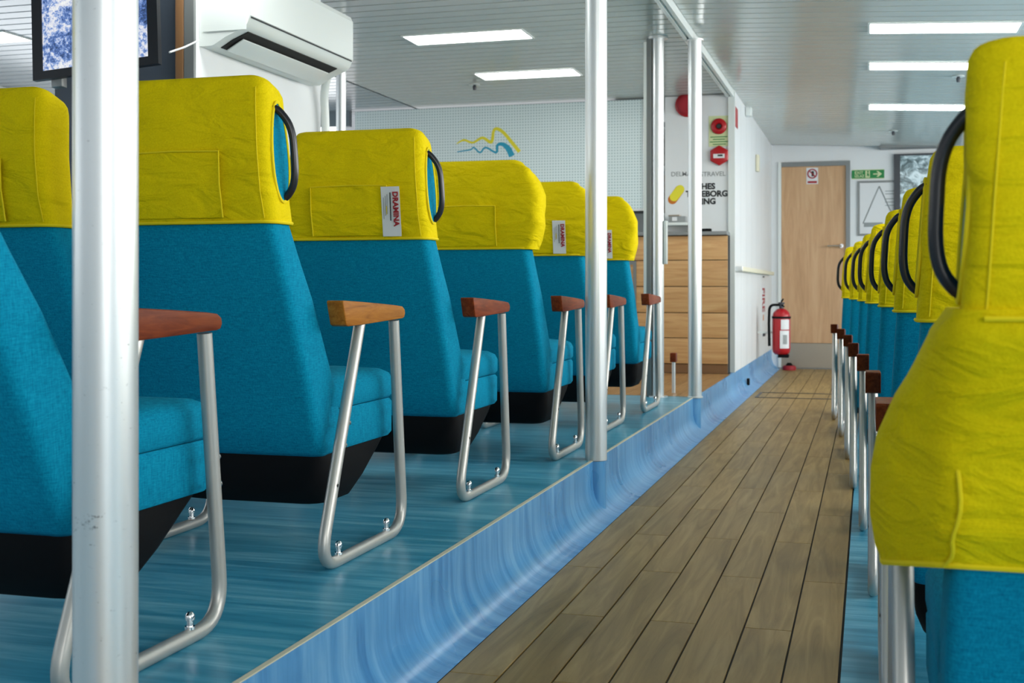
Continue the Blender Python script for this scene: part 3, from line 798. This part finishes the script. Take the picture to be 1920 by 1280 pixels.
# things on the worktop in front of the white wall
q0, q1 = sightY(1254, 417, 9.86), sightY(1285, 402, 9.86)
bx_ = empty('cardboard_box', ((q0.x + q1.x) / 2, 9.90, q0.z)); a = (q1.x - q0.x) / 2; h = q1.z - q0.z
bx('box_body', -a, a, -.04, .06, 0, h * .8, 'greyp', bx_, .002); bx('box_lid', -a - .003, a * .3, -.045, .062, h * .8, h, 'kick', bx_, .002)
bx('box_label', -a * .6, 0, -.0412, -.040, h * .2, h * .7, 'paper', bx_)
tag(bx_, 'small grey-brown box on white tray above the oak bar', 'box')
z0 = P + 1.131
ty = empty('tray_stand', ((q0.x + q1.x) / 2 - .01, 9.90, z0))
bx('tray', -a - .05, a + .09, -.06, .08, q0.z - z0 - .025, q0.z - z0 - .001, 'white2', ty, .004)
for xx in (-a - .04, a + .07): bx('tray_foot', xx, xx + .02, -.05, .07, 0, q0.z - z0 - .025, 'white2', ty)
tag(ty, 'low white stand on the worktop under the small box', 'stand')
tb = sightY(1324, 428, 9.86)
o = bx('card_reader', -.06, .04, -.03, .03, 0, .025, 'black', None, .004); o.location = (tb.x, 9.87, z0); tag(o, 'small black device lying on the worktop right of the far round pole', 'device')
# dark shelf seen through the slot between screen and white wall
sh = empty('back_shelf', (-1.75, 11.0, P))
bx('shelf_back', -.5, .5, .18, .2, 0, 2.2, 'grey', sh); bx('shelf_base', -.5, .5, -.1, .18, 0, 1.35, 'white2', sh)
bx('shelf_board', -.5, .5, -.08, .18, 1.75, 1.77, 'alu', sh); bx('appliance', -.2, .3, -.06, .15, 1.78, 2.02, 'black', sh, .01)
bx('appliance', -.15, .3, -.05, .15, 1.352, 1.70, 'brown', sh, .01); bx('shelf_board', -.5, .5, -.08, .18, 2.1, 2.12, 'alu', sh)
tag(sh, 'galley shelf with dark appliances seen through the narrow gap beside the steel post', 'shelf')

# ------------------------------------------------------------------ on the white wall: alarm devices, lettering
YW = YB - .0005
def wallpt(u, v): return sightY(u, v, YW)
q = wallpt(1289, 197)
t = empty('alarm_sounder', (q.x, YW, q.z)); lathe('sounder_base', [(0, 0), (.098, 0), (.098, -.02), (.09, -.028), (0, -.028)], 'red', t, 28, axis='y')
lathe('sounder_dome', [(.085, -.0285), (.08, -.04), (.05, -.05), (.03, -.046), (0, -.046)], 'redp', t, 28, axis='y')
tag(t, 'large round red alarm sounder high on the white wall, half behind the far pole', 'alarm')
a, b = wallpt(1329, 218), wallpt(1367, 274)
t = empty('instruction_sheet', (a.x, YW, b.z)); w_, h_ = b.x - a.x, a.z - b.z
bx('sheet', 0, w_, -.003, 0, 0, h_, 'lume', t)
for k, (x0, x1) in enumerate(((.08, .92), (.2, .8), (.05, .95), (.2, .85))): bx('print_line', w_ * x0, w_ * x1, -.0042, -.003, h_ * (.30 - k * .08), h_ * (.30 - k * .08) + .007, 'green', t)
tag(t, 'pale yellow-green instruction sheet with small green text on the white wall', 'sign')
q = wallpt(1348, 237)
t = empty('alarm_button', (q.x, YW - .003, q.z)); lathe('ring', [(0, 0), (.064, 0), (.064, -.014), (.055, -.022), (.03, -.022), (.022, -.012), (0, -.012)], 'red', t, 28, axis='y'); lathe('button', [(0, -.0121), (.021, -.0121), (.016, -.024), (0, -.024)], 'blackp', t, 20, axis='y')
tag(t, 'round red alarm button with black centre on the instruction sheet', 'alarm')
q = wallpt(1349, 292)
t = empty('fire_call_point', (q.x, YW - .001, q.z))
hexp = [(.082 * cos(pi / 6 + k * pi / 3), .082 * sin(pi / 6 + k * pi / 3)) for k in range(6)]
prism('call_point_body', hexp, 0, -.035, 'red', t, 'y', .008); bx('press_plate', -.045, .045, -.038, -.035, -.022, .012, 'paper', t); bx('press_slot', -.01, .03, -.0388, -.038, -.008, .006, 'blackp', t)
tag(t, 'hexagonal red fire call point with white press plate below the round alarm button', 'fire alarm')
RT = (pi / 2, 0, 0)
sgn = empty('wall_lettering', (wallpt(1258, 360).x, YW, wallpt(1258, 360).z))
def wtext(s, u, v, size, m, off):
    q = wallpt(u, v); text('lettering', s, size, m, (q.x - sgn.location.x, -.001, q.z - sgn.location.z), RT, sgn, off, .0005)
wtext('DELMA', 1258, 327, .052, 'greyp', .0005); wtext('STRAVEL', 1313, 327, .052, 'greyp', .0005)
wtext('HES', 1315, 350, .066, 'blackp', .003); wtext('T', 1286, 364, .066, 'blackp', .003); wtext('EBORG', 1315, 364, .066, 'blackp', .003); wtext('ING', 1315, 378, .066, 'blackp', .003)
def stroke(u0, v0, u1, v1, r, m, name, d):
    A, B = wallpt(u0, v0), wallpt(u1, v1); A -= sgn.location; B -= sgn.location; dr_ = Vector((B.x - A.x, 0, B.z - A.z)); an = math.atan2(dr_.z, dr_.x)
    poly = [(B.x + r * cos(an - pi / 2 + pi * k / 10), B.z + r * sin(an - pi / 2 + pi * k / 10)) for k in range(11)] + [(A.x + r * cos(an + pi / 2 + pi * k / 10), A.z + r * sin(an + pi / 2 + pi * k / 10)) for k in range(11)]
    prism(name, poly, -d, -.0003, m, sgn, 'y')
stroke(1261, 374, 1274, 356, .038, 'orangep', 'emblem', .001); stroke(1264, 369, 1275, 355, .036, 'yellp', 'emblem', .0018)
tag(sgn, 'black and grey wall lettering with a yellow-orange capsule emblem on the white wall', 'lettering')
# small fittings on the corridor wall
def cw(u, v): return sightX(u, v, XE + .004)
q, q2 = cw(1378, 222), cw(1385, 244)
o = bx('sticker', 0, .003, 0, .22, 0, .16, 'red', None); o.location = (XE + .003, q.y, q2.z); tag(o, 'small red sticker high on the corridor wall', 'sticker')
q = cw(1399, 208); o = bx('junction_box', 0, .05, -.06, .06, -.05, .05, 'white2', None, .006); o.location = (XE + .003, q.y, q.z); tag(o, 'small white box high on the corridor wall near the ceiling', 'box')
q = cw(1418, 306); o = bx('thermostat', 0, .03, -.05, .05, -.08, .08, 'cream', None, .006); o.location = (XE + .003, q.y, q.z); tag(o, 'small cream control box at mid height on the corridor wall', 'control')
q = cw(1380, 505)
hr = empty('handrail', (XE + .003, 0, 1.045))
bx('rail', .03, .055, YB + .08, 13.6, -.012, .026, 'cream', hr, .005)
for yy in (10.2, 11.8, 13.4): bx('rail_bracket', 0, .03, yy, yy + .03, -.01, .012, 'alu', hr)
bx('rail_end', .0, .06, YB + .06, YB + .079, -.014, .028, 'alu', hr, .003)
tag(hr, 'slim pale handrail along the white corridor wall', 'handrail')
q = cw(1431, 575)
sg = empty('equipment_sign', (XE + .003, q.y, q.z))
bx('sign_plate', 0, .003, -.26, .26, -.28, .24, 'paper', sg)
fl = text('lettering', 'FIRE', .14, 'redp', (.0036, 0, .20), (0, 0, 0), sg, .003); fl.rotation_euler = Matrix(((0, 0, 1), (0, 1, 0), (-1, 0, 0))).to_euler(); fl.scale = (1, 3, 1)
bx('print_block', .003, .004, -.05, .05, -.14, -.08, 'orangep', sg); bx('clip', .003, .02, -.06, .08, -.30, -.26, 'dgrey', sg)
bx('clip', .003, .01, -.06, .06, .30, .315, 'dgrey', sg)
tag(sg, 'white sign with vertical red lettering on the corridor wall beside the extinguisher', 'sign')
# extinguisher
ex_w = 11.8; ex_x = (1465 - 1628) * CS * ex_w / F; ex_y = (ex_w + ex_x * SN) / CS
ez = H - (664 - 540) * ex_w / F
ex = empty('fire_extinguisher', (ex_x, ex_y, ez))
rr = .086
lathe('cylinder', [(0, 0), (rr * .7, .0), (rr * .93, .02), (rr, .05), (rr, .365), (rr * .9, .40), (rr * .55, .43), (.025, .44), (0, .44)], 'red', ex, 28)
lathe('band', [(rr + .001, .345), (rr + .004, .345), (rr + .004, .365), (rr + .001, .365)], 'black', ex, 28)
lathe('valve', [(.022, .4405), (.022, .48), (.03, .485), (.03, .50), (0, .50)], 'dgrey', ex, 16)
tube('lever', [(0, 0, .505), (.02, -.06, .53)], .008, 'black', ex); tube('lever', [(0, 0, .475), (.03, -.07, .46)], .007, 'black', ex)
tube('hose', arc_path([(-.02, -.01, .475), (-.11, -.03, .475), (-.115, -.04, .30), (-.11, -.04, .08)], .06), .013, 'black', ex)
def curved(name, z0, z1, a0, a1, m, par):
    V = [((rr + .0025) * cos(a0 + (a1 - a0) * k / 8), (rr + .0025) * sin(a0 + (a1 - a0) * k / 8), z) for z in (z0, z1) for k in range(9)]
    mesh_obj(name, V, [(k, k + 1, k + 10, k + 9) for k in range(8)], m, par, True)
curved('label_panel', .24, .335, -1.55, -.55, 'paper', ex); curved('label_panel', .06, .23, -1.65, -.55, 'paper', ex)
curved('label_text', .10, .19, -1.35, -.85, 'greyp', ex)
bx('wall_bracket', -.222, -rr + .01, -.012, .012, .20, .22, 'white2', ex)
bx('foot_bracket', -.03, .07, -.05, .08, -.03, -.001, 'black', ex, .003)
tag(ex, 'red fire extinguisher with black hose and white labels on corridor wall beside the door', 'fire extinguisher')
o = empty('door_stopper', (-.83, 13.72, 0)); lathe('stopper_body', [(.0, .0), (.07, 0), (.075, .03), (.06, .05), (0, .05)], 'redp', o, 20); lathe('stopper_cap', [(0, .0505), (.04, .0505), (.02, .08), (0, .08)], 'black', o, 16)
tag(o, 'low dark red stopper on the floor under the fire extinguisher', 'door stopper')
# small black fitting on the cove
q = sightX(1403, 738, XE + .03); o = bx('drain_plug', -.012, .012, -.02, .02, -.03, .03, 'black', None, .005); o.location = (XE + .03, q.y, .075); tag(o, 'tiny black fitting on the blue cove skirting', 'fitting')

# ------------------------------------------------------------------ end wall: signs, poster, framed window
def ew(u, v): return sightY(u, v, YE - .001)
a, b = ew(1597, 336), ew(1658, 317)
es = empty('exit_sign', (a.x, YE - .001, a.z)); w_, h_ = b.x - a.x, b.z - a.z
bx('sign_plate', 0, w_, -.006, 0, 0, h_, 'green', es)
boxes('border', [(0, w_, -.0068, -.006, 0, .006), (0, w_, -.0068, -.006, h_ - .006, h_)], 'lume', es)
text('lettering', 'EXIT', .045, 'lume', (.03, -.007, h_ * .66), RT, es, .0008); text('lettering', 'IZLAZ', .038, 'lume', (.03, -.007, h_ * .30), RT, es, .0008)
bx('door_pictogram', w_ * .42, w_ * .56, -.0075, -.006, .012, h_ - .012, 'lume', es)
lathe('runner_head', [(0, 0), (.010, 0), (.010, -.002), (0, -.002)], 'green', es, 12, (w_ * .50, -.0075, h_ * .76), 'y')
mesh_obj('runner_body', [(w_ * .47, -.0085, h_ * .62), (w_ * .52, -.0085, h_ * .62), (w_ * .54, -.0085, h_ * .40), (w_ * .52, -.0085, h_ * .18), (w_ * .49, -.0085, h_ * .38), (w_ * .45, -.0085, h_ * .20), (w_ * .47, -.0085, h_ * .42)], [(0, 1, 2, 3, 4, 5, 6)], 'green', es)
mesh_obj('arrow', [(w_ * .66, -.0075, h_ * .44), (w_ * .82, -.0075, h_ * .44), (w_ * .76, -.0075, h_ * .2), (w_ * .82, -.0075, h_ * .2), (w_ * .93, -.0075, h_ * .5), (w_ * .82, -.0075, h_ * .8), (w_ * .76, -.0075, h_ * .8), (w_ * .82, -.0075, h_ * .56), (w_ * .66, -.0075, h_ * .56)], [(0, 1, 3, 4), (4, 5, 7, 8), (0, 4, 8), (1, 2, 3), (5, 6, 7)], 'lume', es)
tag(es, 'green emergency exit sign with running figure and arrow right of the door', 'sign')
a, b = ew(1512, 345), ew(1534, 314)
ps = empty('prohibition_sign', (a.x, YE - .0, a.z)); w_, h_ = b.x - a.x, b.z - a.z
bx('sign_plate', 0, w_, -.004 + .004, .004, 0, h_, 'paper', ps)
cx_, cz_ = w_ / 2, h_ * .63; rad = w_ * .38
tube('prohibition_ring', [(cx_ + rad * cos(2 * pi * k / 24), -.001, cz_ + rad * sin(2 * pi * k / 24)) for k in range(24)], .007, 'redp', ps, 6, True)
tube('prohibition_bar', [(cx_ - rad * .7, -.001, cz_ + rad * .7), (cx_ + rad * .7, -.001, cz_ - rad * .7)], .006, 'redp', ps, 6)
bx('figure', cx_ - .008, cx_ + .018, -.002, 0, cz_ - rad * .6, cz_ + rad * .6, 'blackp', ps)
bx('red_band', w_ * .1, w_ * .9, -.002, 0, h_ * .05, h_ * .18, 'redp', ps)
tag(ps, 'small white and red prohibition sign at the top of the wooden door', 'sign')
a, b = ew(1608, 442), ew(1676, 338)
po = empty('framed_poster', (a.x, YE - .001, a.z)); w_, h_ = b.x - a.x + .06, b.z - a.z
boxes('poster_frame', [(0, .022, -.02, 0, 0, h_), (w_ - .022, w_, -.02, 0, 0, h_), (.022, w_ - .022, -.02, 0, 0, .022), (.022, w_ - .022, -.02, 0, h_ - .022, h_)], 'grey', po)
bx('poster_sheet', .022, w_ - .022, -.006, 0, .022, h_ - .022, 'paper', po)
ax, az = w_ * .52, h_ * .90
tube('poster_line', [(w_ * .13, -.008, h_ * .22), (ax, -.008, az)], .006, 'greyp', po, 5); tube('poster_line', [(ax, -.008, az), (w_ * .85, -.008, h_ * .34)], .006, 'greyp', po, 5)
boxes('poster_print', [(w_ * (.66), w_ * .92, -.0075, -.006, h_ * zz, h_ * zz + .008) for zz in (.8, .75, .66, .6, .54)] + [(w_ * .15, w_ * .6, -.0075, -.006, h_ * .16, h_ * .24)], 'greyp', po, kind='stuff')
tag(po, 'grey-framed poster with a triangular line drawing below the exit sign', 'poster')
a, b = ew(1676, 470), ew(1800, 286)
wn = empty('window_50', (a.x, YE - .001, a.z)); wn['kind'] = 'structure'; w_, h_ = b.x - a.x, b.z - a.z
boxes('window_frame', [(0, .065, -.04, 0, 0, h_), (w_ - .065, w_, -.04, 0, 0, h_), (.065, w_ - .065, -.04, 0, 0, .06), (.065, w_ - .065, -.04, 0, h_ - .02, h_)], 'dgrey', wn)
bx('window_pane', .065, w_ - .065, -.015, 0, .06, h_ - .02, 'outv', wn)
a = ew(1650, 274)
sbx('trim_5', a.x, XR, YE - .25, YE - .001, a.z, czr(a.x) - .03, 'grey')
# floor hatch lines
hx0, hx1 = XF + .05, XPR - .02
ht = empty('floor_hatch', ((hx0 + hx1) / 2, 10.45, 0)); hw_ = (hx1 - hx0) / 2
boxes('hatch_rim', [(-hw_, hw_, -.26, -.235, .0, .004), (-hw_, hw_, .235, .255, .0, .004), (-hw_, -hw_ + .02, -.235, .235, 0, .004), (hw_ - .02, hw_, -.235, .235, 0, .004)], 'dgrey', ht)
tag(ht, 'dark-rimmed hatch set into the planks near the far end of the aisle', 'hatch')
